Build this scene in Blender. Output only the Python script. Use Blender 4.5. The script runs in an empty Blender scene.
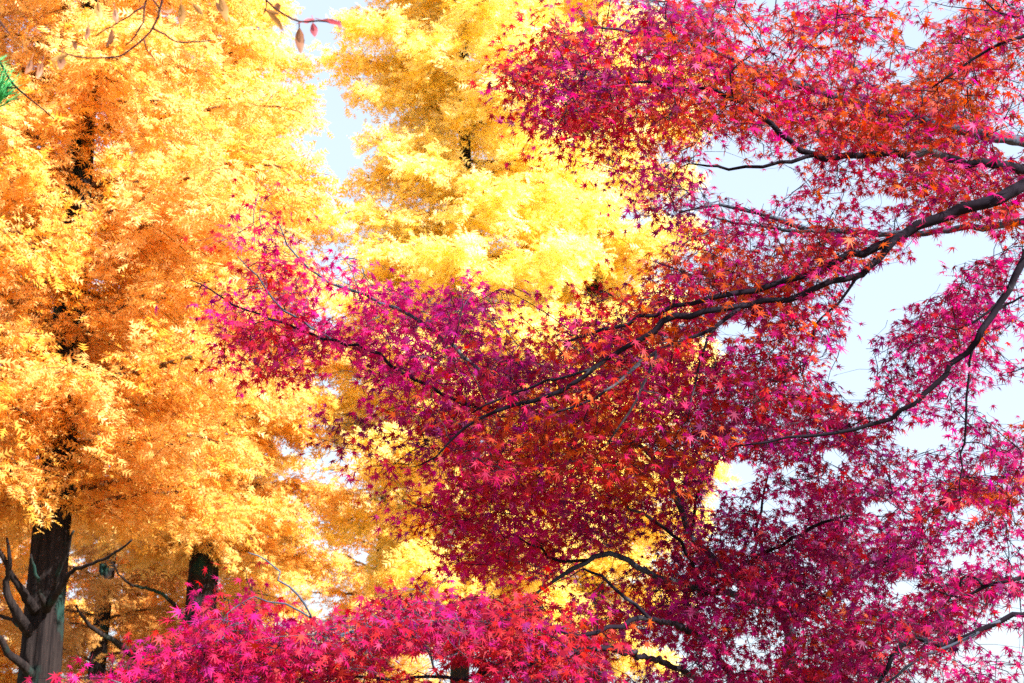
import bpy, math, random
import numpy as np
from mathutils import Vector, Matrix

random.seed(7)
rng = np.random.default_rng(11)
R = math.radians
scene = bpy.context.scene
col = scene.collection

# ------------------------------------------------------------------ camera
W, H, F = 1024, 683, 1422.0
CAM_Z, PITCH = 1.6, R(16.0)
cam = bpy.data.cameras.new("camera")
cam.sensor_width = 36.0
cam.lens = F / W * 36.0
cam.clip_start, cam.clip_end = 0.05, 3000.0
cam.dof.use_dof = True
cam.dof.focus_distance = 6.3
cam.dof.aperture_fstop = 7.1
cam_o = bpy.data.objects.new("camera", cam)
cam_o.location = (0, 0, CAM_Z)
cam_o.rotation_euler = (R(90) + PITCH, 0, 0)
col.objects.link(cam_o)
scene.camera = cam_o

# ------------------------------------------------------------------ sky, sun, exposure
SUN_EL, SUN_AZ = R(40), R(128)          # azimuth clockwise from +Y (the view direction)
world = bpy.data.worlds.new("World")
scene.world = world
world.use_nodes = True
nt = world.node_tree
nt.nodes.clear()
sky = nt.nodes.new("ShaderNodeTexSky")
sky.sky_type = 'NISHITA'
sky.sun_disc = False
sky.sun_elevation = SUN_EL
sky.sun_rotation = SUN_AZ
sky.air_density = 1.0
sky.dust_density = 2.5
sky.ozone_density = 1.0
bg = nt.nodes.new("ShaderNodeBackground")
bg.inputs["Strength"].default_value = 0.15
out = nt.nodes.new("ShaderNodeOutputWorld")
# a thin bright veil of high cloud over the blue
tcw = nt.nodes.new("ShaderNodeTexCoord")
cn = nt.nodes.new("ShaderNodeTexNoise"); cn.inputs["Scale"].default_value = 1.6; cn.inputs["Detail"].default_value = 5
cm = nt.nodes.new("ShaderNodeMapRange")
cm.inputs["From Min"].default_value = 0.3; cm.inputs["From Max"].default_value = 0.7
cm.inputs["To Min"].default_value = 0.66; cm.inputs["To Max"].default_value = 0.86
mxw = nt.nodes.new("ShaderNodeMix"); mxw.data_type = 'RGBA'
mxw.inputs[7].default_value = (1.50, 1.76, 2.15, 1)
nt.links.new(tcw.outputs["Generated"], cn.inputs["Vector"])
nt.links.new(cn.outputs["Fac"], cm.inputs["Value"])
nt.links.new(cm.outputs[0], mxw.inputs[0])
nt.links.new(sky.outputs[0], mxw.inputs[6])
nt.links.new(mxw.outputs[2], bg.inputs[0])
nt.links.new(bg.outputs[0], out.inputs[0])

sun = bpy.data.lights.new("sun", 'SUN')
sun.energy = 4.6
sun.angle = R(0.5)
sun.color = (1.0, 0.95, 0.86)
sun_o = bpy.data.objects.new("sun", sun)
sd = Vector((math.sin(SUN_AZ) * math.cos(SUN_EL), math.cos(SUN_AZ) * math.cos(SUN_EL), math.sin(SUN_EL)))
sun_o.rotation_euler = sd.to_track_quat('Z', 'Y').to_euler()
sun_o.location = sd * 60
col.objects.link(sun_o)

vs = scene.view_settings
vs.view_transform = 'Standard'
vs.look = 'None'
vs.exposure = 1.85
vs.gamma = 1.0
vs.use_curve_mapping = False
scene.cycles.max_bounces = 10
scene.cycles.diffuse_bounces = 6
scene.cycles.transmission_bounces = 6
scene.cycles.transparent_max_bounces = 4
scene.cycles.use_denoising = False

# ------------------------------------------------------------------ helpers
CP, SP = math.cos(PITCH), math.sin(PITCH)
CAM = np.array([0.0, 0.0, CAM_Z])
AX_R = np.array([1.0, 0, 0]); AX_F = np.array([0, CP, SP]); AX_U = np.array([0, -SP, CP])

def at(px, py, d):
    """point at distance d along the view axis whose bearing is the given one"""
    return CAM + AX_F * d + AX_R * ((px - W / 2) / F * d) + AX_U * ((H / 2 - py) / F * d)

def bearing(P):
    q = P - CAM
    z = q @ AX_F
    return W / 2 + (q @ AX_R) / z * F, H / 2 - (q @ AX_U) / z * F, z

def link(name, me, mat=None, parent=None, loc=None):
    o = bpy.data.objects.new(name, me)
    col.objects.link(o)
    if mat is not None:
        me.materials.append(mat)
    if parent is not None:
        o.parent = parent
    if loc is not None:
        o.location = loc
    return o

def tag(o, label, cat, group=None):
    o['label'] = label
    o['category'] = cat
    if group:
        o['group'] = group
    return o

def empty(name, loc):
    o = bpy.data.objects.new(name, None)
    o.location = loc
    o.empty_display_size = 0.3
    col.objects.link(o)
    return o

# limbs: rows (px, py, distance, radius in px at that distance)
def limb(rows):
    return np.array([[*at(x, y, d), r / F * d] for x, y, d, r in rows])

class MB:
    """collects tubes and polygons into one mesh"""
    def __init__(self):
        self.v, self.f, self.n = [], [], 0
    def add(self, V, Fs):
        self.v.append(np.asarray(V, float))
        self.f.extend([tuple(i + self.n for i in f) for f in Fs])
        self.n += len(V)
    def tube(self, P, rad, sides=6, rough=0.0):
        P = np.asarray(P, float); rad = np.asarray(rad, float)
        n = len(P)
        T = np.gradient(P, axis=0)
        T /= np.linalg.norm(T, axis=1)[:, None] + 1e-9
        up = np.array([0, 0, 1.0]) if abs(T[0][2]) < 0.9 else np.array([1.0, 0, 0])
        a = np.cross(T[0], up); a /= np.linalg.norm(a)
        ang = np.arange(sides) * 2 * math.pi / sides
        rings = []
        for i in range(n):
            a = a - T[i] * (a @ T[i]); a /= np.linalg.norm(a) + 1e-9
            b = np.cross(T[i], a)
            rr = rad[i] * (1 + rough * rng.normal(size=sides)) if rough else np.full(sides, rad[i])
            rings.append(P[i] + np.outer(np.cos(ang) * rr, a) + np.outer(np.sin(ang) * rr, b))
        V = np.concatenate(rings + [P[:1], P[-1:]])
        Fs = []
        for i in range(n - 1):
            for k in range(sides):
                k2 = (k + 1) % sides
                Fs.append((i * sides + k, i * sides + k2, (i + 1) * sides + k2, (i + 1) * sides + k))
        for k in range(sides):
            k2 = (k + 1) % sides
            Fs.append((n * sides, k2, k))
            Fs.append((n * sides + 1, (n - 1) * sides + k, (n - 1) * sides + k2))
        self.add(V, Fs)
    def mesh(self, name, origin=(0, 0, 0), smooth=True):
        me = bpy.data.meshes.new(name)
        V = np.concatenate(self.v) - np.asarray(origin)
        me.from_pydata(V.tolist(), [], self.f)
        if smooth:
            me.polygons.foreach_set('use_smooth', np.ones(len(me.polygons), bool))
        me.update()
        return me

def spline(pts, step=0.06, wob=0.0):
    """Catmull-Rom through rows (x,y,z,r)"""
    P = np.asarray(pts, float)
    P = np.vstack([2 * P[0] - P[1], P, 2 * P[-1] - P[-2]])
    outp = []
    for i in range(1, len(P) - 2):
        p0, p1, p2, p3 = P[i - 1], P[i], P[i + 1], P[i + 2]
        m = max(2, int(np.linalg.norm((p2 - p1)[:3]) / step))
        for t in np.linspace(0, 1, m, endpoint=False):
            outp.append(0.5 * (2 * p1 + (p2 - p0) * t + (2 * p0 - 5 * p1 + 4 * p2 - p3) * t * t + (3 * p1 - p0 - 3 * p2 + p3) * t ** 3))
    outp.append(P[-2])
    outp = np.array(outp)
    outp[:, 3] = np.clip(outp[:, 3], 0.001, None)
    if wob:
        k = rng.normal(size=(len(outp), 3)) * wob
        k[0] = 0
        outp[:, :3] += k
    return outp

def soup(name, tmpl_v, tmpl_f, pos, X, Y, Z, scale, colr, origin, curl=(0.3, 1.7), wide=(0.85, 1.1)):
    """one mesh of many small leaves, each a copy of the template in its own frame"""
    n, m = len(pos), len(tmpl_v)
    X = X * rng.uniform(*wide, (n, 1)); Z = Z * rng.uniform(*curl, (n, 1))
    V = (pos[:, None, :] + scale[:, None, None] * (tmpl_v[None, :, 0:1] * X[:, None, :] + tmpl_v[None, :, 1:2] * Y[:, None, :] + tmpl_v[None, :, 2:3] * Z[:, None, :]))
    V = (V - np.asarray(origin)).reshape(-1, 3).astype(np.float32)
    tf = np.asarray(tmpl_f)
    Fi = (tf[None] + (np.arange(n) * m)[:, None, None]).reshape(-1, 3).astype(np.int32)
    me = bpy.data.meshes.new(name)
    me.vertices.add(len(V)); me.vertices.foreach_set('co', V.ravel())
    me.loops.add(Fi.size); me.loops.foreach_set('vertex_index', Fi.ravel())
    me.polygons.add(len(Fi))
    me.polygons.foreach_set('loop_start', np.arange(0, Fi.size, 3, dtype=np.int32))
    a = me.attributes.new('pigment', 'FLOAT_VECTOR', 'FACE')
    a.data.foreach_set('vector', np.repeat(np.clip(colr, 0, 1), len(tf), axis=0).astype(np.float32).ravel())
    me.update(calc_edges=True)
    return me

def frames(Y, N):
    Y = Y / (np.linalg.norm(Y, axis=1)[:, None] + 1e-9)
    N = N - Y * (N * Y).sum(1)[:, None]
    N /= np.linalg.norm(N, axis=1)[:, None] + 1e-9
    return np.cross(Y, N), Y, N

def unit(v):
    return v / (np.linalg.norm(v, axis=-1, keepdims=True) + 1e-9)

# ------------------------------------------------------------------ materials
def leaf_mat(name, trans=0.5, gloss=0.35, rough=0.45, tsat=1.15, tval=1.25):
    m = bpy.data.materials.new(name); m.use_nodes = True
    n = m.node_tree; n.nodes.clear()
    at_ = n.nodes.new("ShaderNodeAttribute"); at_.attribute_name = 'pigment'
    geo = n.nodes.new("ShaderNodeNewGeometry")
    noise = n.nodes.new("ShaderNodeTexNoise"); noise.inputs["Scale"].default_value = 40; noise.inputs["Detail"].default_value = 2
    hsv = n.nodes.new("ShaderNodeHueSaturation")
    mr = n.nodes.new("ShaderNodeMapRange")
    mr.inputs["From Min"].default_value = 0.3; mr.inputs["From Max"].default_value = 0.7
    mr.inputs["To Min"].default_value = 0.82; mr.inputs["To Max"].default_value = 1.15
    n.links.new(geo.outputs["Position"], noise.inputs["Vector"])
    n.links.new(noise.outputs["Fac"], mr.inputs["Value"])
    n.links.new(mr.outputs[0], hsv.inputs["Value"])
    n.links.new(at_.outputs["Vector"], hsv.inputs["Color"])
    pb = n.nodes.new("ShaderNodeBsdfPrincipled")
    pb.inputs["Roughness"].default_value = rough
    pb.inputs["Specular IOR Level"].default_value = gloss
    n.links.new(hsv.outputs[0], pb.inputs["Base Color"])
    h2 = n.nodes.new("ShaderNodeHueSaturation")
    h2.inputs["Saturation"].default_value = tsat; h2.inputs["Value"].default_value = tval
    n.links.new(hsv.outputs[0], h2.inputs["Color"])
    tr = n.nodes.new("ShaderNodeBsdfTranslucent")
    n.links.new(h2.outputs[0], tr.inputs["Color"])
    mix = n.nodes.new("ShaderNodeMixShader"); mix.inputs[0].default_value = trans
    n.links.new(pb.outputs[0], mix.inputs[1]); n.links.new(tr.outputs[0], mix.inputs[2])
    o = n.nodes.new("ShaderNodeOutputMaterial")
    n.links.new(mix.outputs[0], o.inputs[0])
    return m

def bark_mat(name, c1, c2, c3, scale=(14, 14, 2.2), bump=0.6, patch=0.55, dist=0.02):
    m = bpy.data.materials.new(name); m.use_nodes = True
    n = m.node_tree; n.nodes.clear()
    tc = n.nodes.new("ShaderNodeTexCoord")
    mp = n.nodes.new("ShaderNodeMapping"); mp.inputs["Scale"].default_value = scale
    n.links.new(tc.outputs["Object"], mp.inputs[0])
    no = n.nodes.new("ShaderNodeTexNoise"); no.inputs["Scale"].default_value = 1.0; no.inputs["Detail"].default_value = 8; no.inputs["Roughness"].default_value = 0.65
    n.links.new(mp.outputs[0], no.inputs["Vector"])
    rp = n.nodes.new("ShaderNodeValToRGB")
    rp.color_ramp.elements[0].position = 0.35; rp.color_ramp.elements[0].color = (*c1, 1)
    rp.color_ramp.elements[1].position = 0.68; rp.color_ramp.elements[1].color = (*c2, 1)
    n.links.new(no.outputs["Fac"], rp.inputs[0])
    n2 = n.nodes.new("ShaderNodeTexNoise"); n2.inputs["Scale"].default_value = 3.0; n2.inputs["Detail"].default_value = 5
    n.links.new(tc.outputs["Object"], n2.inputs["Vector"])
    r2 = n.nodes.new("ShaderNodeValToRGB")
    r2.color_ramp.elements[0].position = patch; r2.color_ramp.elements[0].color = (0, 0, 0, 1)
    r2.color_ramp.elements[1].position = patch + 0.12; r2.color_ramp.elements[1].color = (1, 1, 1, 1)
    n.links.new(n2.outputs["Fac"], r2.inputs[0])
    mx = n.nodes.new("ShaderNodeMix"); mx.data_type = 'RGBA'
    n.links.new(r2.outputs[0], mx.inputs[0]); n.links.new(rp.outputs[0], mx.inputs[6]); mx.inputs[7].default_value = (*c3, 1)
    pb = n.nodes.new("ShaderNodeBsdfPrincipled"); pb.inputs["Roughness"].default_value = 0.9; pb.inputs["Specular IOR Level"].default_value = 0.08
    n.links.new(mx.outputs[2], pb.inputs["Base Color"])
    bp = n.nodes.new("ShaderNodeBump"); bp.inputs["Strength"].default_value = bump; bp.inputs["Distance"].default_value = dist
    n.links.new(no.outputs["Fac"], bp.inputs["Height"]); n.links.new(bp.outputs[0], pb.inputs["Normal"])
    o = n.nodes.new("ShaderNodeOutputMaterial"); n.links.new(pb.outputs[0], o.inputs[0])
    return m

M_maple = leaf_mat("maple_leaf", 0.5, 0.16, 0.5, 1.1, 1.2)
M_needle = leaf_mat("redwood_needles", 0.50, 0.35, 0.45, 1.0, 1.25)
M_cherry = leaf_mat("cherry_leaf", 0.4, 0.3, 0.5, 1.1, 1.1)
M_pine = leaf_mat("pine_needles", 0.25, 0.4, 0.4, 1.1, 1.1)
M_mbark = bark_mat("maple_bark", (0.006, 0.004, 0.008), (0.017, 0.012, 0.021), (0.15, 0.155, 0.19), (9, 9, 9), 0.5, 0.60, 0.006)  # pale blue-grey patches paint lit spots onto the dark bark
M_litbark = bark_mat("lit_grey_maple_bark", (0.028, 0.036, 0.055), (0.075, 0.095, 0.14), (0.18, 0.20, 0.23), (9, 9, 9), 0.5, 0.62, 0.006)  # lighter copy of the maple bark, the lit blue-grey put into its colour
M_rbark = bark_mat("redwood_bark", (0.008, 0.006, 0.007), (0.034, 0.025, 0.024), (0.016, 0.044, 0.038), (22, 22, 1.8), 1.0, 0.52, 0.04)
M_rbr = bark_mat("redwood_branch", (0.06, 0.032, 0.018), (0.16, 0.085, 0.04), (0.10, 0.07, 0.04), (16, 16, 16), 0.6, 0.6, 0.01)
M_twig = bark_mat("cherry_bark", (0.03, 0.014, 0.016), (0.07, 0.036, 0.036), (0.12, 0.09, 0.085), (20, 20, 20), 0.4, 0.62, 0.003)

# ------------------------------------------------------------------ ground
def build_ground():
    n = 60
    rr = np.concatenate([[0.0], np.geomspace(1.0, 900, n)])
    V, Fs = [(0, 0, 0)], []
    S = 48
    for r in rr[1:]:
        for k in range(S):
            a = 2 * math.pi * k / S
            x, y = r * math.cos(a), r * math.sin(a)
            V.append((x, y, 0.06 * math.sin(x * 0.6) * math.cos(y * 0.43) * min(1, r / 6)))
    for k in range(S):
        Fs.append((0, 1 + k, 1 + (k + 1) % S))
    for i in range(n - 1):
        for k in range(S):
            a, b = 1 + i * S + k, 1 + i * S + (k + 1) % S
            Fs.append((a, a + S, b + S, b))
    me = bpy.data.meshes.new("ground"); me.from_pydata(V, [], Fs)
    me.polygons.foreach_set('use_smooth', np.ones(len(me.polygons), bool)); me.update()
    m = bpy.data.materials.new("leaf_strewn_lawn"); m.use_nodes = True
    n_ = m.node_tree; pb = n_.nodes["Principled BSDF"]
    tc = n_.nodes.new("ShaderNodeTexCoord")
    a = n_.nodes.new("ShaderNodeTexNoise"); a.inputs["Scale"].default_value = 0.5; a.inputs["Detail"].default_value = 9
    b = n_.nodes.new("ShaderNodeTexVoronoi"); b.inputs["Scale"].default_value = 14
    r = n_.nodes.new("ShaderNodeValToRGB")
    r.color_ramp.elements[0].position = 0.40; r.color_ramp.elements[0].color = (0.07, 0.09, 0.03, 1)
    r.color_ramp.elements[1].position = 0.58; r.color_ramp.elements[1].color = (0.30, 0.17, 0.06, 1)
    mx = n_.nodes.new("ShaderNodeMix"); mx.data_type = 'RGBA'; mx.blend_type = 'MULTIPLY'; mx.inputs[0].default_value = 0.35
    n_.links.new(tc.outputs["Object"], a.inputs["Vector"]); n_.links.new(tc.outputs["Object"], b.inputs["Vector"])
    n_.links.new(a.outputs["Fac"], r.inputs[0]); n_.links.new(r.outputs[0], mx.inputs[6]); n_.links.new(b.outputs["Color"], mx.inputs[7])
    n_.links.new(mx.outputs[2], pb.inputs["Base Color"]); pb.inputs["Roughness"].default_value = 0.95
    o = link("ground", me, m); o['kind'] = 'structure'
build_ground()

# ------------------------------------------------------------------ dawn redwoods
def frond_template():
    V, Fs = [], []
    def tri(a, b, c):
        i = len(V); V.extend([a, b, c]); Fs.append((i, i + 1, i + 2))
    tri((-0.035, 0, 0), (0.035, 0, 0), (0, 1.0, -0.10))
    for y, l in ((0.16, 0.30), (0.42, 0.34), (0.68, 0.24)):
        for s in (-1, 1):
            tri((0, y - 0.085, 0), (0, y + 0.095, 0), (s * l, y + 0.20, -0.06))
    return np.array(V), Fs
FR_V, FR_F = frond_template()

def redwood(name, px, py, d, r_trunk, height, z0, z1, prof, nbr, pal, label, dens=1.0, fsz=0.11, seed=1, group="golden redwoods", lean=0.0, extra=()):
    """z0..z1: span of the foliage; prof(z) -> branch reach in metres"""
    g = np.random.default_rng(seed)
    P = at(px, py, d)
    base = np.array([P[0], P[1], 0.0])
    root = empty(name, base)
    tag(root, label, "tree", group)
    # trunk, fluted and flaring
    S, n = 54, 90
    V, Fs = [], []
    ph = g.uniform(0, 6.28, 6)
    def axis(z):
        return np.array([0.06 * math.sin(z * 0.35 + ph[4]) + lean * z, 0.06 * math.cos(z * 0.3 + ph[5]), z])
    def rad(z):
        return r_trunk * (max(0.02, 1 - z / height) ** 0.85) * (1 + 0.55 * math.exp(-z / 0.8)) + 0.01
    for i in range(n):
        z = height * (i / (n - 1)) ** 1.3 - 0.15 * (i == 0)
        for k in range(S):
            a = 2 * math.pi * k / S
            fl = 1 + 0.07 * math.sin(5 * a + ph[0] + z * .2) + 0.05 * math.sin(9 * a + ph[1] - z * .35) + 0.030 * math.sin(23 * a + ph[2] + 1.5 * math.sin(z * 1.1 + ph[3])) + 0.018 * g.normal()
            c = axis(z)
            V.append(c + rad(z) * fl * np.array([math.cos(a), math.sin(a), 0]))
    for i in range(n - 1):
        for k in range(S):
            k2 = (k + 1) % S
            Fs.append((i * S + k, i * S + k2, (i + 1) * S + k2, (i + 1) * S + k))
    Fs.append(tuple((n - 1) * S + k for k in range(S)))
    mb = MB(); mb.add(V, Fs)
    link("trunk", mb.mesh("trunk"), M_rbark, root)
    # branches and their sprays
    pos, dirs, nor, cl = [], [], [], []
    toward = math.atan2(-base[1], -base[0])
    for b in range(nbr):
        t = (b + g.uniform(-0.3, 0.3)) / nbr
        z = z0 + (z1 - z0) * min(1, max(0, t)) ** 1.05
        az = b * 2.39996 + g.normal() * 0.25
        L = prof(z) * g.uniform(0.72, 1.12)
        if L < 0.25:
            continue
        el = R(g.uniform(8, 34))
        c0 = axis(z)
        h = np.array([math.cos(az), math.sin(az), 0]); side = np.array([-math.sin(az), math.cos(az), 0])
        sw = g.normal() * 0.18
        m = 12
        tt = np.linspace(0, 1, m)
        P_ = c0 + np.outer(tt * L * math.cos(el), h) + np.outer(sw * L * tt ** 2, side)
        P_[:, 2] += L * math.sin(el) * (tt - 0.45 * tt ** 2.2) - 0.12 * L * tt ** 3
        P_[1:] += g.normal(size=(m - 1, 3)) * 0.018
        rb = (0.012 + 0.013 * L) * (1 - 0.88 * tt)
        mb = MB(); mb.tube(P_, rb, 7)
        tint = g.normal() * 0.5
        ns = int(L / 0.062 * dens ** 0.5)
        for j in range(ns):
            u = 0.06 + 0.94 * (j + g.uniform()) / ns
            q = np.array([np.interp(u, tt, P_[:, k]) for k in range(3)])
            s = 1 if j % 2 else -1
            l2 = (0.30 + 0.34 * math.sin(math.pi * min(1, u * 0.85 + 0.12))) * g.uniform(0.5, 1.15) * min(1.3, 0.45 + L * 0.3)
            yaw = R(g.uniform(28, 75)) * s
            d2 = h * math.cos(yaw) + side * math.sin(yaw)
            d2 = d2 + np.array([0, 0, g.uniform(-0.75, 0.65)]); d2 /= np.linalg.norm(d2)
            k2 = 5
            t2 = np.linspace(0, 1, k2)
            Q = q + np.outer(t2 * l2, d2); Q[:, 2] -= 0.30 * l2 * t2 ** 2.0
            mb.tube(Q, 0.0042 * (1 - 0.8 * t2) + 0.0008, 4)
            nf = max(6, int(l2 / 0.0145 * dens ** 0.5 * g.uniform(0.6, 1.2)))
            uf = g.uniform(0.05, 1.0, nf)
            fp = q + np.outer(uf * l2, d2); fp[:, 2] -= 0.30 * l2 * uf ** 2
            fp += g.normal(size=(nf, 3)) * np.array([0.055, 0.055, 0.055]); fp[:, 2] -= g.uniform(0, 0.12, nf) * g.uniform(0, 1)
            perp = np.cross(d2, [0, 0, 1.0]); perp /= np.linalg.norm(perp) + 1e-9
            sg = g.choice([-1, 1], nf)[:, None]
            fd = d2 * g.uniform(0.2, 0.9, (nf, 1)) + perp * sg * g.uniform(0.4, 1.0, (nf, 1)) + np.array([0, 0, 1.0]) * g.uniform(-0.75, 0.25, (nf, 1)) + g.normal(size=(nf, 3)) * 0.25
            fn = np.array([0.1, -0.35, 0.8]) + g.normal(size=(nf, 3)) * 0.6
            pos.append(fp); dirs.append(fd); nor.append(fn)
            w = np.clip(0.5 + 0.3 * tint + g.normal() * 0.25 + g.normal(size=nf) * 0.3, 0, 1)[:, None]
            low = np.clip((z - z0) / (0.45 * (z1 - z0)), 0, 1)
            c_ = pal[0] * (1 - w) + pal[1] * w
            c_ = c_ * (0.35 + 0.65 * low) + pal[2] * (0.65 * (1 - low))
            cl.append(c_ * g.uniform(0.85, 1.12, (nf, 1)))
        link("branch", mb.mesh("branch"), M_rbr, root)
    for rows in extra:
        e = spline(limb(rows), 0.06, 0.006); mb = MB(); mb.tube(e[:, :3] - base, e[:, 3], 9, 0.05)
        link("branch", mb.mesh("branch"), M_rbark, root)
    pos, dirs, nor, cl = map(np.concatenate, (pos, dirs, nor, cl))
    X, Y, Z = frames(dirs, nor)
    sc = fsz * g.uniform(0.7, 1.6, len(pos))
    me = soup("crown", FR_V, FR_F, pos, X, Y, Z, sc, cl, (0, 0, 0))
    link("crown", me, M_needle, root)
    print(name, 'fronds', len(pos))

ORANGE = np.array([(0.85, 0.49, 0.06), (0.94, 0.74, 0.36), (0.76, 0.38, 0.06)])
GOLD = np.array([(0.88, 0.55, 0.07), (0.95, 0.79, 0.38), (0.75, 0.42, 0.08)])
YELLOW = np.array([(0.92, 0.69, 0.10), (0.96, 0.89, 0.54), (0.93, 0.74, 0.18)])
BROWN = np.array([(0.66, 0.31, 0.07), (0.76, 0.43, 0.11), (0.52, 0.28, 0.08)])

def cone(zb, zt, rmax, zl, rl):
    """reach rl at zl (lowest branches) swelling to rmax at zb, then tapering to the tip zt"""
    def f(z):
        if z < zb:
            return rl + (rmax - rl) * max(0, (z - zl) / (zb - zl)) ** 0.7
        return rmax * max(0.0, (zt - z) / (zt - zb)) ** 0.8
    return f

redwood("dawn_redwood", 41, 600, 14.0, 0.185, 19, 3.8, 14.0, cone(6.0, 24, 2.75, 3.3, 1.7), 98, ORANGE,
        "orange redwood with the thickest dark trunk in the bottom left corner", 1.1, 0.11, 3, extra=(
            [(36,612,13.8,6),(24,594,13.6,4.5),(14,577,13.5,3),(2,556,13.4,2.4),(-14,535,13.3,1.5)],
            [(40,645,13.9,7),(22,622,13.6,6),(10,600,13.5,4),(7,582,13.5,3.2),(10,560,13.4,2.2),(6,538,13.4,1.2)],
            [(46,610,13.7,5),(60,588,13.5,3),(72,572,13.4,2.2),(88,566,13.3,1.8),(110,556,13.2,1.5),(132,541,13.1,1)],
            [(50,600,13.7,4),(58,575,13.5,2.4),(66,552,13.4,1.8),(74,530,13.3,1)],
            [(44,606,13.6,3),(38,580,13.5,1.8),(30,556,13.4,1.2)],
            [(42,690,13.8,7),(26,668,13.5,4.6),(12,656,13.4,4),(0,640,13.3,3),(-20,615,13.2,3)],
            [(44,640,14.2,3),(20,625,14.6,2.2),(0,615,14.8,1.6)]))
redwood("dawn_redwood", 198, 600, 20.0, 0.22, 21, 4.2, 16.5, cone(6.4, 18, 2.3, 4.2, 1.9), 96, GOLD,
        "golden redwood with a slimmer dark trunk just above the pink low maple", 1.35, 0.125, 5, extra=(
            [(200,690,19.8,5.5),(165,674,19.2,4.6),(140,660,19,4),(118,643,18.8,3.2),(100,633,18.7,2.4),(84,620,18.6,1.7),(76,606,18.5,.9)],
            [(198,640,19.8,4),(170,600,19.3,2),(150,590,19.2,1.6),(128,583,19,1.2),(112,562,18.9,.8)]))
redwood("dawn_redwood", 460, 600, 21.0, 0.135, 24, 3.2, 17.0, cone(7, 36, 2.6, 3.4, 1.8), 98, YELLOW,
        "bright yellow redwood standing right of the sky gap, behind the magenta maple spray", 1.6, 0.13, 8)
redwood("dawn_redwood", 596, 600, 24.0, 0.21, 25, 3.0, 18.5, cone(8, 31, 2.5, 3.0, 1.7), 98, YELLOW,
        "bright yellow redwood partly covered by the red maple boughs on its right side", 1.5, 0.14, 9)
redwood("dawn_redwood", -95, 600, 17.0, 0.27, 22, 3.0, 15.0, cone(6, 21, 2.4, 3.0, 1.5), 70, BROWN,
        "brownish orange redwood at the left edge, beyond the thick trunk", 0.8, 0.125, 12)
redwood("dawn_redwood", 105, 600, 30.0, 0.18, 24, 2.4, 19.0, cone(6, 24, 2.8, 3.0, 1.7), 70, BROWN,
        "distant brownish redwood seen between the two dark trunks", 0.4, 0.17, 14)
redwood("dawn_redwood", 150, 600, 38.0, 0.26, 15, 1.6, 13.0, cone(5.0, 15, 3.2, 1.6, 2.6), 70, BROWN,
        "far brownish redwood low down between the dark trunks, nearest the pink maple", 0.4, 0.20, 21)
redwood("dawn_redwood", -10, 600, 36.0, 0.26, 15, 1.6, 13.0, cone(5.0, 15, 3.0, 1.6, 2.4), 70, GOLD,
        "far golden redwood whose low boughs show left of the thickest trunk", 0.6, 0.20, 22)
redwood("dawn_redwood", 240, 600, 31.0, 0.22, 13, 1.8, 10.5, cone(5.0, 13, 2.1, 1.8, 1.5), 70, GOLD,
        "far golden redwood filling the space just right of the second dark trunk", 0.45, 0.18, 23)
redwood("dawn_redwood", 385, 600, 33.0, 0.26, 14.5, 2.6, 12.6, cone(5.5, 14, 2.6, 2.6, 1.8), 70, GOLD,
        "shorter distant golden redwood topped by the small sky gap left of centre", 0.28, 0.18, 15)

# ------------------------------------------------------------------ maples
def maple_template():
    tips = [(0, 1.0), (38, 0.93), (78, 0.74), (126, 0.40)]
    notch = [(19, 0.27), (59, 0.23), (104, 0.15)]
    outl = []
    for s in (1, -1):
        seq = []
        for i, (a, r) in enumerate(tips):
            seq.append((a, r))
            if i < 3:
                seq.append(notch[i])
        pts = [(math.sin(R(a)) * r * s, math.cos(R(a)) * r) for a, r in seq]
        if s == 1:
            outl = pts
        else:
            outl = outl + [(0.0, -0.10)] + pts[::-1][:-1]
    V = [(0, 0, 0.0)] + [(x, y, -0.22 * (x * x + y * y) + 0.05 * abs(x)) for x, y in outl]
    n = len(outl)
    Fs = [(0, 1 + (i + 1) % n, 1 + i) for i in range(n)]
    # petiole
    k = len(V)
    V += [(-0.012, -0.02, 0), (0.012, -0.02, 0), (0, -0.55, 0.12)]
    Fs.append((k, k + 1, k + 2))
    return np.array(V), Fs
ML_V, ML_F = maple_template()

# what grows where, on a 32-pixel raster: capital = dense, small = loose; O orange red, R crimson, M magenta, P shadow maroon, K sunlit pink
GRID = [
    ".................oooPRRrrRRorrOR",
    "................rRMrRRRrrrRrrOOO",
    "................RPPRROOOOrRrOOOr",
    "................rRRROORRROROOOOm",
    ".................rrroommrRROORRr",
    "...................pMp..mmrrOORR",
    "........r...........ppmmmrrmmRRO",
    ".......rr............mRmmRRrm..r",
    "........Rrmm........rROORRmm.mMm",
    "......mmrMmMMmMm..rrRRRROmm.mMMm",
    ".......RRRMMMMMrrrRROOrmRmmmMMOm",
    ".......rRr.MMMRPPRPRMRMRRm.mmMmm",
    "..........rmmMRRPOROMRRRRRmmMmm.",
    "..........pppPRORORROORRRRPrr.mmM"[:32],
    "...........rrrRRORROORroRrrrmmRR",
    "............rrRRRRPRrPpppMRPmROO",
    ".............mRRRRPPpRpPpMPrRmpm",
    ".......k.....MRRRRpopPRPPPPPMmmm",
    "......kKk.kKKKMRRrrrRPRRRPmmmRRR",
    "......KKKKKKKKRRRRRRMMRRpRRKRRmm",
    "....kKKKKKKrrrmRRPRrpMpppRRRkmmM",
    "..kKKKKKKrpp.mpPRPrppMMKKRRrmmMm",
]
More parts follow.
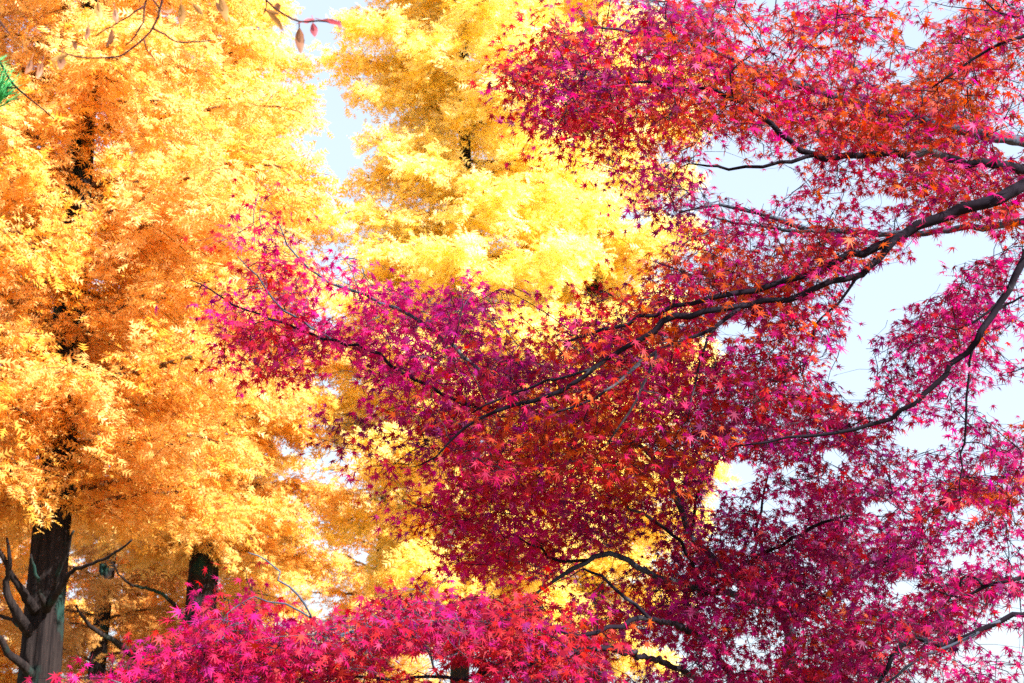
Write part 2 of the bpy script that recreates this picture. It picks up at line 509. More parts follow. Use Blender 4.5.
# openings where the sky or the gold behind shows (centre x, centre y, half width, half height)
GAPS = [(755, 180, 48, 17), (728, 148, 12, 14), (800, 160, 14, 6), (880, 200, 22, 7), (955, 246, 44, 16), (905, 282, 42, 20),
        (872, 320, 22, 18), (855, 365, 16, 40), (1003, 400, 26, 16), (1012, 345, 14, 14), (915, 435, 26, 12), (735, 475, 22, 14),
        (742, 40, 10, 6), (868, 52, 10, 9), (915, 35, 12, 12), (940, 12, 20, 7), (905, 75, 8, 8), (735, 331, 20, 8), (722, 348, 8, 6),
        (880, 508, 16, 7), (970, 512, 12, 8), (905, 586, 14, 9), (960, 560, 12, 6), (1013, 605, 16, 10), (1000, 640, 22, 10), (990, 470, 10, 6),
        (562, 596, 11, 8), (598, 563, 18, 8), (640, 545, 11, 8), (745, 640, 12, 6), (660, 655, 28, 8), (620, 660, 14, 6),
        (345, 375, 12, 22), (340, 305, 14, 12), (415, 662, 28, 9), (460, 672, 14, 8), (730, 590, 8, 5), (790, 470, 10, 6), (835, 455, 14, 7),
        (765, 505, 12, 6), (790, 520, 8, 6), (712, 500, 10, 8), (335, 600, 14, 8), (285, 590, 12, 8), (1010, 145, 14, 8), (830, 40, 8, 5)]
PAL = {  # leaf colours by class; K and B carry sunlit tones, P shadow purple
    'O': [(0.50, 0.070, 0.010), (0.48, 0.035, 0.014), (0.52, 0.105, 0.010)],
    'R': [(0.44, 0.010, 0.030), (0.48, 0.025, 0.016), (0.38, 0.006, 0.05)],
    'M': [(0.48, 0.005, 0.15), (0.50, 0.007, 0.10), (0.36, 0.006, 0.20)],
    'P': [(0.18, 0.006, 0.07), (0.25, 0.008, 0.06), (0.20, 0.008, 0.13)],
    'B': [(0.72, 0.006, 0.22), (0.74, 0.014, 0.12), (0.62, 0.008, 0.27)],  # sunlit magenta put into the leaf colour
    'K': [(0.50, 0.010, 0.070), (0.46, 0.006, 0.13), (0.54, 0.026, 0.030)],
}
KEYS = 'ORMPKB'


TREES = {
 'right': dict(base=(1290, 6.9), r=0.13, trunk=[(1290, 6.9, 0.0, .15), (1285, 6.85, 1.2, .12), (1270, 6.75, 2.4, .105), (1262, 6.7, 3.3, .095)],
   limbs=[
    ('d', [(1262,365,6.7,17),(1200,70,6.3,12),(1110,125,6.1,10),(1024,186,5.9,8),(950,214,5.8,7),(905,234,5.8,6),(850,257,5.8,4.8),(815,276,5.75,4.4),(785,281,5.75,4),(740,293,5.7,3.6),(690,302,5.7,3),(655,314,5.7,2.6),(600,330,5.7,2.2),(565,343,5.7,1.4)]),
    ('d', [(905,234,5.8,5),(880,258,5.7,4.6),(860,272,5.65,4.2),(815,290,5.6,4),(775,300,5.6,3.6),(735,306,5.55,3.6),(690,314,5.5,4),(665,322,5.5,4),(640,340,5.5,3.3),(610,359,5.5,3),(585,375,5.5,2.9),(550,395,5.5,2.7),(515,406,5.5,2.4),(480,418,5.5,2),(450,440,5.5,1.5),(420,465,5.5,0.9)]),
    ('d', [(598,367,5.5,2),(545,383,5.55,1.7),(505,398,5.6,1.4),(470,412,5.6,1)]),
    ('d', [(745,303,5.6,3),(716,326,5.45,2.6),(690,338,5.4,2.4),(662,352,5.4,2.3),(640,364,5.4,2),(617,381,5.4,1.4)]),
    ('d', [(716,326,5.45,2),(705,350,5.4,1.7),(695,385,5.4,1.3),(688,420,5.4,0.8)]),
    ('d', [(657,353,5.4,2),(643,388,5.4,1.7),(628,415,5.4,1.4),(610,442,5.4,0.9)]),
    ('d', [(640,364,5.4,1.7),(605,391,5.35,1.8),(580,404,5.35,1.6),(555,413,5.35,1.0)]),
    ('d', [(1262,300,6.7,12),(1110,195,6.6,9),(1000,165,6.4,6),(950,159,6.3,5.2),(930,152,6.25,4.6),(905,152,6.2,4.4),(860,155,6.1,4),(815,155,6.0,4),(790,142,6.0,3.6),(760,115,6.0,3.2),(730,97,6.0,2.8),(705,88,6.0,2.3),(680,88,6.0,1.8),(650,83,6.0,1.6),(622,81,6.0,1.5),(603,86,6.0,1.3),(580,80,6.0,0.8)]),
    ('d', [(815,155,6.0,2.6),(780,163,5.9,2.3),(745,169,5.9,2),(706,167,5.9,1.4),(686,163,5.9,0.8)]),
    ('d', [(733,97,6.0,1.3),(731,72,5.95,1.1),(742,62,5.95,0.9),(758,52,5.95,0.6)]),
    ('g', [(1262,250,6.7,12),(1090,160,7.2,8),(960,130,7.2,6.5),(870,107,7.1,5.5),(835,96,7.1,5.2),(800,85,7.1,5),(775,77,7.1,4.2),(755,69,7.1,3.6),(710,50,7.2,3),(665,37,7.2,2.8),(630,31,7.2,2.2),(588,26,7.2,1.2)]),
    ('d', [(1250,40,6.4,7),(1130,10,5.9,4),(1024,36,5.6,2.2),(990,50,5.6,1.9),(960,70,5.6,1.6),(930,87,5.6,1.0)]),
    ('d', [(1130,10,5.9,2.6),(1060,30,5.7,2),(1015,16,5.6,1.5),(985,3,5.6,1)]),
    ('d', [(1230,90,6.5,11),(1120,120,5.9,7.5),(1060,190,5.6,6),(1024,258,5.4,4.8),(1000,300,5.35,4.4),(985,325,5.3,4.2),(976,341,5.3,4),(955,366,5.3,3.6),(925,394,5.3,3.2),(890,418,5.3,2.8),(855,431,5.3,2.4),(820,436,5.3,2),(770,441,5.3,1.5),(735,449,5.3,0.9)]),
    ('d', [(974,345,5.3,1.7),(968,380,5.3,1.5),(964,430,5.3,1.4),(963,455,5.3,1.2),(960,500,5.3,0.7)]),
    ('d', [(1000,300,5.35,1.6),(975,322,5.35,1.6),(958,331,5.35,1.3),(945,325,5.35,.8)]),
    ('d', [(990,318,5.35,1.8),(1003,304,5.4,1.6),(1020,297,5.4,1.3),(1045,290,5.4,1)]),
    ('g', [(1240,150,7.0,8),(1050,215,7.8,5),(900,233,8,3.6),(860,231,8,3.2),(820,232,8,3),(790,225,8,2.8),(760,213,8,2.6),(735,207,8,2.2),(705,205,8,1.8),(680,211,8,1.1)]),
    ('g', [(840,231,8,2.4),(800,232,7.9,2.2),(770,230,7.9,2),(735,223,7.9,1.6),(712,217,7.9,1)]),
    ('d', [(880,258,5.7,2),(850,290,5.6,1.8),(832,310,5.6,1.5),(815,325,5.6,1.3),(812,350,5.6,1.1),(800,375,5.6,.7)]),
    ('d', [(1270,430,6.7,9),(1150,520,6.5,6),(1060,560,6.3,3.6),(1024,577,6.2,2.6),(985,588,6.2,2.2),(960,596,6.2,1.6),(935,590,6.2,.9)]),
    ('d', [(1150,520,6.5,5),(1090,590,6.2,4),(1040,606,6.0,3.4),(1000,621,5.9,3.4),(965,636,5.9,3.6),(940,645,5.9,3.6),(917,639,5.9,3.4),(903,646,5.9,3.4),(890,658,5.9,3),(880,677,5.9,2.4),(872,700,5.9,1.6)]),
    ('g', [(1000,621,5.9,2),(950,645,5.8,2),(925,655,5.8,2),(905,668,5.8,1.8),(890,684,5.8,1.4)]),
    ('d', [(985,588,6.2,1.6),(968,575,6.2,1.4),(955,590,6.2,1.1),(945,608,6.2,.7)]),
    # out of view: the crown above, towards and behind the viewer's right
    ('d', [(1262,300,6.7,15),(1300,0,6.2,9),(1250,-300,5.6,5),(1150,-520,5.2,2.5)]),
    ('d', [(1262,300,6.7,15),(1420,100,6.0,10),(1560,-60,5.2,6),(1650,-200,4.6,3)]),
    ('d', [(1262,365,6.7,13),(1400,200,7.4,9),(1500,60,8.0,5)]),
   ]),
 'middle': dict(base=(800, 8.6), r=0.09, trunk=[(800, 8.6, 0, .10), (798, 8.55, .9, .075), (793, 8.5, 1.5, .062), (791, 8.45, 2.0, .052)],
   limbs=[
    ('g', [(791,700,8.45,8),(790,660,8.4,7.5),(786,620,8.3,6.5),(750,585,8.0,5),(715,560,7.8,4),(690,535,7.6,3.7),(678,505,7.5,3.7),(670,480,7.4,3.6),(655,462,7.3,3.2),(638,445,7.2,2.6),(590,420,7.0,2.2),(530,400,6.8,2.2),(480,370,6.6,2.3),(455,348,6.5,2.4),(420,321,6.4,2.2),(395,308,6.4,2),(365,296,6.4,1.8),(330,281,6.4,1.5),(310,268,6.4,1.2),(288,247,6.4,1),(278,222,6.4,0.6)]),
    ('d', [(530,400,6.8,2.2),(485,408,6.5,2),(440,394,6.4,2),(400,370,6.3,2),(370,350,6.3,1.9),(335,342,6.3,1.8),(300,330,6.3,1.7),(270,318,6.3,1.4),(235,304,6.3,1.1),(212,291,6.3,0.9),(190,279,6.3,0.6)]),
    ('g', [(335,342,6.3,1.3),(300,320,6.25,1.2),(275,300,6.25,1.1),(258,275,6.25,0.9),(238,255,6.25,0.6)]),
    ('g', [(770,605,8.1,5),(720,592,7.7,4),(680,584,7.3,3.6),(655,576,7.2,3.5),(637,566,7.1,3.4),(618,556,7.0,3.3),(602,553,7.0,3.2),(585,562,7.0,3),(562,577,7.0,2.4),(535,594,7.0,1.4)]),
    ('d', [(588,560,7.0,2),(560,562,6.9,1.8),(540,550,6.9,1.5),(515,535,6.9,1)]),
    ('d', [(720,592,7.7,2.6),(703,588,7.2,2.2),(692,562,7.0,2.1),(680,540,6.9,2),(655,522,6.8,1.9),(630,508,6.8,1.6),(612,495,6.8,1)]),
    ('d', [(720,592,7.7,2.4),(704,592,7.2,2.2),(744,566,7.0,2.2),(774,549,6.9,2.1),(810,529,6.8,2),(847,517,6.8,1.5),(875,515,6.8,.9)]),
    ('d', [(690,535,7.6,2),(697,500,7.5,1.8),(707,473,7.5,1.5),(716,462,7.5,1.2),(735,449,7.5,.7)]),
    ('d', [(750,585,8,2.2),(757,535,7.8,1.8),(762,500,7.8,1.5),(772,470,7.8,.9)]),
    ('d', [(786,620,8.3,3.5),(820,600,8.0,2.6),(850,580,7.8,2),(880,565,7.7,1.5),(905,555,7.7,.8)]),
    ('d', [(638,445,7.2,1.8),(600,430,7.1,1.5),(575,450,7.0,1.2),(548,470,7.0,.8)]),
   ]),
 'low': dict(base=(735, 5.7), r=0.07, trunk=[(735, 5.7, 0, .085), (728, 5.65, .6, .062), (715, 5.6, 1.1, .052), (700, 5.5, 1.55, .045)],
   limbs=[
    ('d', [(700,745,5.5,9),(735,690,6.9,4.5),(705,640,6.8,3.6),(660,620,5.7,3),(640,618,5.3,2.8),(620,625,5.2,3),(595,631,5.15,2.7),(560,632,5.1,2.5),(520,630,5.1,2.3),(480,624,5.1,2),(455,620,5.1,1.6),(410,612,5.05,1.3),(370,605,5.05,.9)]),
    ('d', [(700,745,5.5,6),(715,695,6.8,4),(670,665,6.3,3.4),(625,652,5.3,3.2),(600,649,5.2,3.4),(570,655,5.1,3.2),(540,660,5.1,3),(515,666,5.05,2.8),(480,674,5.05,2.4),(445,678,5.05,2),(380,679,5.05,1.6),(330,672,5.05,1.2),(270,668,5.0,.9)]),
    ('g', [(600,649,5.2,2.6),(570,648,5.15,2.4),(545,647,5.1,2.3),(520,653,5.1,1.7),(500,656,5.1,1)]),
    ('g', [(440,678,5.05,1.5),(432,655,5.0,1.4),(420,638,5.0,1.3),(405,626,5.0,1.0),(395,615,5.0,.6)]),
    ('d', [(648,617,5.3,2.4),(625,596,5.4,2),(600,578,5.5,1.8),(583,567,5.55,1.3)]),
    ('g', [(410,612,5.05,1.4),(345,634,5.0,1.4),(330,632,4.95,1.4),(312,618,4.95,1.3),(285,604,4.95,1.1),(255,598,4.95,.7)]),
    ('g', [(312,618,4.95,1.2),(298,592,4.95,1.2),(283,582,4.95,1.1),(268,562,4.95,.9),(245,552,4.95,.6)]),
    ('d', [(330,672,5.05,1.2),(290,655,5.0,1.1),(240,655,4.95,1),(190,665,4.95,.8),(140,680,4.95,.6)]),
    ('d', [(690,700,5.5,6),(600,740,5.3,4),(450,745,5.1,3),(300,740,5.0,2),(160,735,5.0,1.2)]),
   ]),
}

def owner(cx, cy, key):
    r, c = cy, cx
    if r >= 17 and c <= 13 or r >= 18 and c <= 17:
        return 'low'
    if c <= 12 and r >= 5:
        return 'middle'
    if r >= 15 and 13 <= c <= 26:
        return 'middle' if rng.uniform() < 0.8 or r < 17 else 'low' if c < 20 else 'middle'
    if r >= 9 and c in (13, 14, 15):
        return 'middle' if rng.uniform() < 0.6 else 'right'
    return 'right'

SPR = {k: [] for k in TREES}       # sprays: (x,y,z, key index, inframe)
DEP = {'right': (5.15, 8.2), 'middle': (6.2, 8.6), 'low': (4.7, 5.9)}
for r_, row in enumerate(GRID):
    for c_, ch in enumerate(row):
        if ch == '.':
            continue
        dense = ch.isupper()
        nsp = (20.0 if dense else 7.0) * (0.62 if c_ <= 13 and r_ < 16 else 1.15 if c_ >= 21 and r_ >= 13 else 0.85 if c_ >= 27 and r_ >= 9 else 1.0)
        nsp = int(nsp + rng.uniform())
        for _ in range(nsp):
            tr = owner(c_, r_, ch)
            lo, hi = DEP[tr]
            if tr == 'middle' and c_ <= 13:
                lo, hi = 6.0, 7.0
            px = (c_ + rng.uniform(0, 1)) * 32; py = (r_ + rng.uniform(0, 1)) * 32 + ((22 if c_ > 6 else 4) if tr == 'low' else 0)
            d = lo + (hi - lo) * rng.beta(1.3, 1.6)
            P = at(px, py, d)
            if any(((px - g[0]) / g[2]) ** 2 + ((py - g[1]) / g[3]) ** 2 < 1.0 for g in GAPS):
                continue
            if tr == 'low' and py < 9 * math.sin(px * 0.075) + 6 * math.sin(px * 0.19 + 1) + np.interp(px, [60, 200, 260, 330, 450, 560], [676, 628, 622, 610, 590, 580]):
                if not (205 < px < 275 and py > 548 and rng.uniform() < 0.7):
                    continue
            k = ch.upper()
            if k == 'K' and rng.uniform() < 0.4:
                k = 'RMB'[rng.integers(3)] if px < 230 else 'RRM'[rng.integers(3)]
            elif tr == 'middle' and c_ <= 18 and r_ >= 14 and rng.uniform() < 0.75:
                k = 'KKBR'[rng.integers(4)]  # sunlit tones put into the colour of the shaded middle leaves
            elif tr == 'middle' and c_ <= 15 and k == 'M' and rng.uniform() < 0.7:
                k = 'B'
            elif tr == 'middle' and c_ <= 12 and k == 'R' and rng.uniform() < 0.6:
                k = 'K'
            if r_ >= 13 and c_ >= 20 and k == 'R':
                k = 'RMPPM'[rng.integers(5)]  # shadow purple mixed into the lower right leaf colour
            elif r_ <= 8 and c_ >= 20 and k == 'R':
                k = 'ROROM'[rng.integers(5)]
            elif tr == 'right' and 9 < r_ < 17 and c_ <= 21 and k in 'RP' and rng.uniform() < 0.45:
                k = 'KROR'[rng.integers(4)]
            elif r_ <= 14 and k == 'O' and rng.uniform() < 0.15:
                k = 'RM'[rng.integers(2)]
            if rng.uniform() < 0.28:
                k = {'O': 'RM', 'R': 'OMP' if c_ > 15 else 'MK', 'M': 'RPM', 'P': 'MR', 'K': 'MRK', 'B': 'BM'}[k]
                k = k[rng.integers(len(k))]
            SPR[tr].append((*P, KEYS.index(k), 1.0 if dense else 0.8))
# the crowns go on outside the view
def beyond(tr, n, xr, yr, dr, keys):
    for _ in range(n):
        px, py, d = rng.uniform(*xr), rng.uniform(*yr), rng.uniform(*dr)
        SPR[tr].append((*at(px, py, d), KEYS.index(keys[rng.integers(len(keys))]), 1.0))
beyond('right', 300, (1030, 1500), (-60, 600), (5.4, 8.4), 'RMO')
beyond('right', 150, (600, 1500), (-420, -10), (5.2, 8.0), 'RO')
beyond('right', 60, (1100, 1800), (-500, 200), (3.6, 5.4), 'RO')
n_ = 0
while n_ < 620:                      # unseen maple sprays added above and right of the view to shade the boughs
    P_ = np.array([rng.uniform(3.6, 7.5), rng.uniform(3.4, 7.2), rng.uniform(4.8, 6.5)])
    bx_, by_, bz_ = bearing(P_)
    if bx_ > 1070 or by_ < -40:
        SPR['right'].append((*P_, KEYS.index('ROM'[rng.integers(3)]), 1.0)); n_ += 1
beyond('low', 110, (120, 760), (695, 820), (4.7, 5.9), 'KR')
beyond('middle', 60, (700, 960), (690, 760), (7.2, 8.8), 'PM')

def build_maple(key, label):
    T = TREES[key]
    X0 = at(T['base'][0], 500, T['base'][1])
    base = np.array([X0[0], X0[1], 0.0])
    root = empty("maple_tree", base)
    tag(root, label, "tree", "red maples")
    rows = []
    for px, d, z, r in T['trunk']:
        q = at(px, 500, d)
        rows.append([q[0], q[1], z, r])
    first = limb(T['limbs'][0][1][:1].copy() if False else T['limbs'][0][1])[0]
    if rows[-1][2] < first[2] - 0.05:
        rows.append([first[0], first[1], first[2], rows[-1][3] * 0.85])
    tk = spline(rows, 0.08, 0.003)
    mb = MB(); mb.tube(tk[:, :3], tk[:, 3], 14, 0.03)
    link("trunk", mb.mesh("trunk", base), M_mbark, root)
    node, owner_b, path = [], [], []
    meshes = []
    top = tk[-1]
    for bi, (kind, L) in enumerate(T['limbs']):
        L2 = []
        for (x, y, d, r) in L:
            if key == 'right' and x < 1060:
                d = 5.1 + (d - 5.1) * 0.52
            elif key == 'middle' and x < 735:
                d = 6.0 + (d - 6.0) * 0.55
            L2.append((x, y, d, r * (0.80 if key == 'right' else 0.85)))
        rws = limb(L2)
        s = spline(rws, 0.05, 0.0055)
        mb = MB(); mb.tube(s[:, :3], s[:, 3], 9, 0.04)
        meshes.append((kind, mb))
        for i in range(0, len(s), 2):
            node.append(s[i, :3]); owner_b.append(bi); path.append(np.linalg.norm(s[i, :3] - top[:3]) * 0.15)
    S = np.array(SPR[key])
    N = np.array(node); ow = np.array(owner_b); pa = np.array(path)
    dmin = np.array([np.min(np.linalg.norm(N - s[:3], axis=1)) for s in S])
    order = np.argsort(dmin)
    pos, nor, dirs, cls, scl = [], [], [], [], []
    cap = len(N) + 4 * len(S) + 10
    NN = np.zeros((cap, 3)); NN[:len(N)] = N
    OW = np.zeros(cap, int); OW[:len(N)] = ow
    PA = np.zeros(cap); PA[:len(N)] = pa
    cnt = len(N)
    for i in order:
        s = S[i]; P = s[:3]
        dist = np.linalg.norm(NN[:cnt] - P, axis=1)
        j = int(np.argmin(dist + 0.25 * PA[:cnt]))
        A = NN[j]; L = dist[j]
        dirv = (P - A) / (L + 1e-6)
        m = max(3, int(L / 0.07))
        t = np.linspace(0, 1, m + 1)
        C = A + np.outer(t, P - A)
        bow = rng.normal(size=3) * 0.05 * L; bow[2] = abs(bow[2]) * 0.8
        C += np.outer(np.sin(t * math.pi), bow) + rng.normal(size=C.shape) * 0.006 * (t * (1 - t) * 4)[:, None]
        bx, by, bz = bearing(C)
        if sum(np.mean(((bx - g[0]) / g[2]) ** 2 + ((by - g[1]) / g[3]) ** 2 < 1.0) for g in GAPS) > 0.2:
            continue
        r0 = 0.0016 + min(0.0035, 0.0022 * L)
        # a flat spray of leaves round the twig end
        nl = int(rng.integers(9, 15) * s[4])
        hd = dirv.copy(); hd[2] *= 0.3
        az = math.atan2(hd[1], hd[0]) + rng.normal() * 0.6
        a = np.array([math.cos(az), math.sin(az), 0]); b = np.array([-math.sin(az), math.cos(az), 0])
        u = rng.uniform(-0.15, 0.16, nl); w = rng.normal(size=nl) * 0.075
        tilt = rng.normal() * 0.25
        lp = P + np.outer(u, a) + np.outer(w, b)
        lp[:, 2] += u * tilt - 0.5 * np.abs(w) * 0.5 + rng.normal(size=nl) * 0.03
        gx_, gy_, gz_ = bearing(lp)
        ok = np.ones(nl, bool)
        for gx, gy, ga, gb in GAPS:
            ok &= ~((((gx_ - gx) / ga) ** 2 + ((gy_ - gy) / gb) ** 2 < 1.0) & (rng.uniform(size=nl) < 0.95))
        if ok.sum() == 0:
            continue
        lp, u, w = lp[ok], u[ok], w[ok]; nl = len(lp)
        meshes[OW[j]][1].tube(C, r0 * (1 - 0.6 * t) + 0.0004, 4)
        for q in (0.35, 0.7, 1.0):
            NN[cnt] = C[min(m, int(q * m))]; OW[cnt] = OW[j]; PA[cnt] = PA[j] + L * q; cnt += 1
        # side twiglets to the leaves
        for q in range(0, nl, 3):
            meshes[OW[j]][1].tube(np.array([P + a * (u[q] * 0.4), (P + lp[q]) / 2 + np.array([0, 0, .008]), lp[q]]), [0.0012, 0.0009, 0.0006], 3)
        ld = np.outer(np.sign(w) * 0.6, b) + a * 0.55 + np.array([0, 0, -0.55]) + rng.normal(size=(nl, 3)) * 0.45
        ln = np.array([0.10, -0.55, 0.75]) + rng.normal(size=(nl, 3)) * 0.5
        pal = np.array(PAL[KEYS[int(s[3])]])
        cc = pal[rng.integers(len(pal), size=nl)] * 0.6 + pal[rng.integers(len(pal))] * 0.4
        cc = cc * rng.uniform(0.75, 1.15, (nl, 1)) + rng.normal(size=(nl, 3)) * np.array([0.03, 0.006, 0.010])
        pos.append(lp); dirs.append(ld); nor.append(ln); cls.append(np.clip(cc, 0.008, 0.95))
        scl.append(rng.uniform(0.028, 0.045, nl) * {'right': 1.0, 'middle': 1.10, 'low': 0.98}[key])
    pos, dirs, nor, cls, scl = map(np.concatenate, (pos, dirs, nor, cls, scl))
    X, Y, Z = frames(dirs, nor)
    me = soup("crown", ML_V, ML_F, pos, X, Y, Z, scl, cls, base, (-0.4, 2.3), (0.75, 1.08))
    link("crown", me, M_maple, root)
    for kind, mb in meshes:
        link("branch", mb.mesh("branch", base), M_litbark if kind == 'g' else M_mbark, root)
    print(key, 'leaves', len(pos), 'sprays', len(S))

build_maple('right', "large red and orange maple with long dark boughs reaching in from the right edge")
build_maple('middle', "slender crimson and magenta maple with grey limbs in the middle, beneath the big boughs")
build_maple('low', "low bright pink maple spreading along the bottom left, in front of the redwood trunks")

# ------------------------------------------------------------------ cherry twigs hanging in from above
def cherry():
    q = at(-640, 500, 3.6); base = np.array([q[0], q[1], 0.0])
    root = empty("cherry_tree", base)
    tag(root, "nearly bare cherry twigs with a few drooping brown leaves at the top left", "tree")
    def z_at(px, py, d): return at(px, py, d)
    tk = spline([[base[0], base[1], 0, .10], [base[0] + .05, base[1], 1.2, .08], [base[0] + .1, base[1] + .05, 2.4, .065], [*at(-560, -190, 3.5), .055]], 0.1, 0.004)
    mb = MB(); mb.tube(tk[:, :3], tk[:, 3], 14, 0.03); link("trunk", mb.mesh("trunk", base), M_twig, root)
    D = 3.2
    groups = [
      [[(-560,-190,3.5,21),(-300,-185,3.4,16),(-60,-150,3.3,12),(90,-130,3.2,7),(180,-95,D,4),(225,-55,D,2.4),(258,-12,D,1.3),(268,2,D,1.1),(285,15,D,1),(300,22,D,.95),(318,21,D,.9),(341,22,D,.7)],
       [(266,0,D,.8),(266,8,D,.7),(263,14,D,.8)], [(299,22,D,.7),(299.5,28,D,.6)]],
      [[(90,-130,3.2,5),(150,-60,3.15,2.2),(162,-8,D,1.25),(160,9,D,1.2),(155,25,D,1.15),(144,39,D,1.1),(130,50,D,1.05),(115,57,D,1),(98,58,D,.9),(75,57,D,.75),(58,50,D,.5)],
       [(153,28,D,.9),(165,35,D,.9),(176,42,D,.85),(192,42,D,.8),(211,40,D,.6)],
       [(144,38,D,.8),(147,50,D,.7),(157,61,D,.5)],
       [(160,9,D,.8),(148,-4,D,.9),(144,10,D,.9),(143,22,D,.85),(135,36,D,.8),(126,45,D,.6)],
       [(144,6,D,.8),(128,16,D,.8),(112,26,D,.7),(95,36,D,.6)]],
      [[(-60,-150,3.3,5),(-20,-40,3.2,1.6),(-4,14,D,1.1),(4,26,D,.9),(10,34,D,.6)]],
    ]
    twigs = []
    for gset in groups:
        mb = MB()
        for rows in gset:
            s = spline(limb(rows), 0.02, 0.0008); mb.tube(s[:, :3], s[:, 3], 6, 0.05)
        twigs.append(link("branch", mb.mesh("branch", base), M_twig, root))
    # leaves: stem point, tip point, half width (px), colour
    BR, PK, TN = (0.36, 0.17, 0.10), (0.55, 0.13, 0.17), (0.50, 0.27, 0.10)
    LV = [(299.5,28,301,54,4.6,BR),(313,23,315,37,3.6,PK),(268,13,283,31,3.2,TN),(266,10,280,14,2.0,TN),(277,3,279,12,3.0,BR),(303,22,315,19,2.2,PK),(322,20,342,25,2.4,PK),(339,20,341,28,2.0,PK),
          (220,-4,227,22,4.0,TN),(216,2,222,14,2.2,BR),(115,9,117,23,3.0,BR),(112,29,106,47,3.4,BR),(62,55,60,70,4.0,BR),(31,60,25,74,3.0,BR),(42,62,37,79,3.0,BR),
          (50,58,56,70,2.0,TN),(181,4,182,25,3.6,TN),(193,4,203,15,2.6,TN),(164,12,174,8,2.2,BR),(68,55,50,60,2.2,TN),(98,2,101,20,3.2,TN),(88,26,85,40,2.6,BR),(76,50,72,40,2.4,BR)]
    for i, (x0, y0, x1, y1, hw, c) in enumerate(LV):
        d0 = D + rng.uniform(-.12, .12) if i > 7 else D
        A, B = at(x0, y0, d0), at(x1, y1, d0 + rng.uniform(-.02, .02))
        Lv = B - A; ln = np.linalg.norm(Lv); yv = Lv / ln
        xv = np.cross(yv, AX_F) + rng.normal(size=3) * 0.25; xv -= yv * (xv @ yv); xv /= np.linalg.norm(xv); zv = np.cross(xv, yv)
        w = hw / F * d0 * 1.15
        V, Fs = [], []
        ts = np.linspace(0, 1, 10)
        for t in ts:
            ww = w * (math.sin(math.pi * min(1, t * 0.97 + .02)) ** 0.75) * (1.12 - 0.45 * t) * (0.25 if t > 0.93 else 1)
            cpt = A + yv * (t * ln) + zv * (0.10 * ln * math.sin(t * math.pi))
            for sgn in (-1, 0, 1):
                V.append(cpt + xv * (sgn * ww * rng.uniform(.9, 1.08)) + zv * (0.28 * ww * abs(sgn)))
        for k in range(len(ts) - 1):
            for e in (0, 1):
                a = k * 3 + e; Fs.append((a, a + 1, a + 4, a + 3))
        mb = MB(); mb.add(V, Fs)
        st = A - yv * 0.018
        mb.tube(np.array([st, A, A + yv * ln * .5 + zv * .09 * ln]), [0.0008, 0.0008, 0.0004], 4)
        me = mb.mesh("leaf", base)
        at_ = me.attributes.new('pigment', 'FLOAT_VECTOR', 'FACE')
        cc = np.tile(np.array(c) * rng.uniform(.85, 1.15), (len(me.polygons), 1)) * rng.uniform(.9, 1.1, (len(me.polygons), 1))
        at_.data.foreach_set('vector', cc.astype(np.float32).ravel())
        link("leaf", me, M_cherry, twigs[0 if x0 > 212 else 1])
cherry()

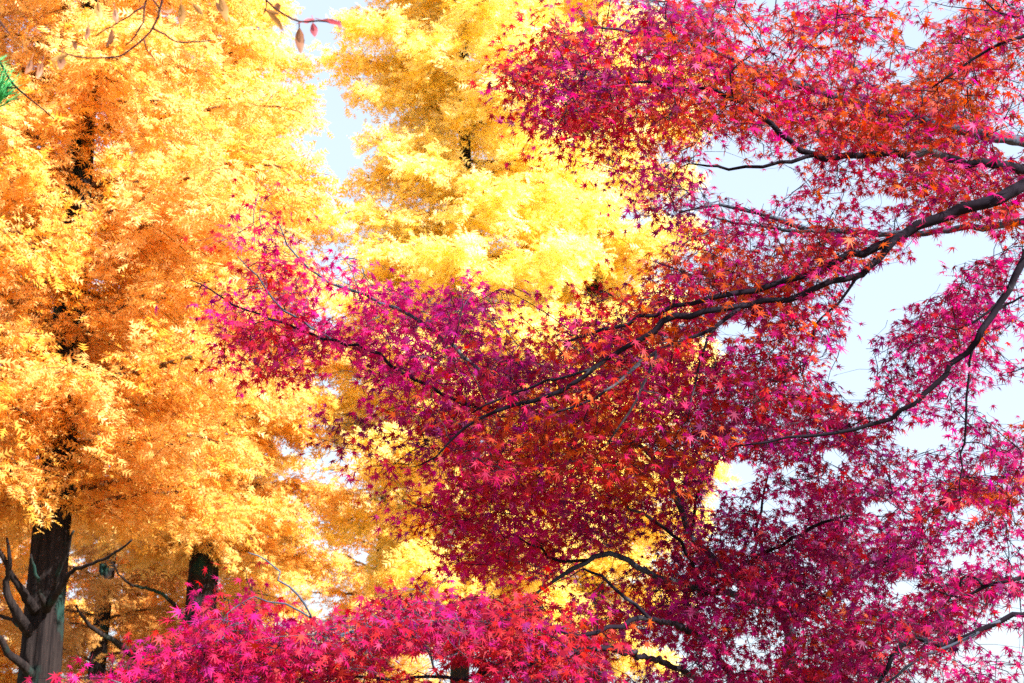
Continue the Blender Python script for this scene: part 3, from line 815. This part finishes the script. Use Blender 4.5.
# ------------------------------------------------------------------ pine sprig at the left edge
def pine():
    q = at(-760, 500, 4.4); base = np.array([q[0], q[1], 0.0])
    root = empty("pine_tree", base)
    tag(root, "green pine needle tuft on a thin dark twig at the left edge", "tree")
    tk = spline([[base[0], base[1], 0, .12], [base[0] - .05, base[1], 1.5, .1], [base[0] - .02, base[1], 3.0, .08], [base[0] - .1, base[1], 4.6, .05]], 0.1, 0.005)
    mb = MB(); mb.tube(tk[:, :3], tk[:, 3], 14, 0.03); link("trunk", mb.mesh("trunk", base), M_rbark, root)
    p0 = tk[len(tk) * 3 // 5]
    D = 3.9
    mb = MB()
    rows = np.vstack([[*p0[:3], 0.03], limb([(-120,30,D,3.5),(-40,40,D,2),(-10,52,D,1.3),(0,63,D,1.1),(8,77,D,1.0),(18,89,D,.95),(35,103,D,.7),(53,119,D,.45)])])
    s = spline(rows, 0.03, 0.001); mb.tube(s[:, :3], s[:, 3], 6, 0.05)
    s2 = spline(limb([(-60,70,D,1.5),(-20,84,D,1.1),(0,87,D,.9),(17,88,D,.7)]), 0.02, 0.0005); mb.tube(s2[:, :3], s2[:, 3], 5)
    s3 = spline(limb([(-40,40,D,1.5),(-50,56,D,1.3),(-60,70,D,1.2)]), 0.02); mb.tube(s3[:, :3], s3[:, 3], 5)
    br = link("branch", mb.mesh("branch", base), M_rbark, root)
    for (tx, ty, ux, uy, n) in ((-5, 106, 0.25, -0.9, 170), (-26, 78, 0.75, -0.35, 120), (-70, 90, 0.2, -0.8, 90)):
        mb = MB(); A = at(tx, ty, D)
        axis = AX_R * ux + AX_U * -uy
        for _ in range(n):
            dv = unit(axis + rng.normal(size=3) * 0.38)
            st = A + axis * rng.uniform(-.02, .03)
            Ln = rng.uniform(.07, .12)
            sd = unit(np.cross(dv, rng.normal(size=3))) * 0.0011
            mid = st + dv * Ln * .6 + rng.normal(size=3) * .003; tip = st + dv * Ln + np.array([0, 0, -.008])
            sd2 = unit(np.cross(dv, sd)) * 0.0011
            V = [st + sd, st - sd * .5 + sd2, st - sd * .5 - sd2, mid + sd, mid - sd * .5 + sd2, mid - sd * .5 - sd2, tip]
            mb.add(V, [(0, 1, 4, 3), (1, 2, 5, 4), (2, 0, 3, 5), (3, 4, 6), (4, 5, 6), (5, 3, 6)])
        me = mb.mesh("needle_tuft", base)
        a_ = me.attributes.new('pigment', 'FLOAT_VECTOR', 'FACE')
        cc = np.repeat(np.array([[0.05, 0.36, 0.10]]) * rng.uniform(.7, 1.4, (n, 1)), 6, axis=0)
        a_.data.foreach_set('vector', cc.astype(np.float32).ravel())
        link("needle_tuft", me, M_pine, br)
pine()
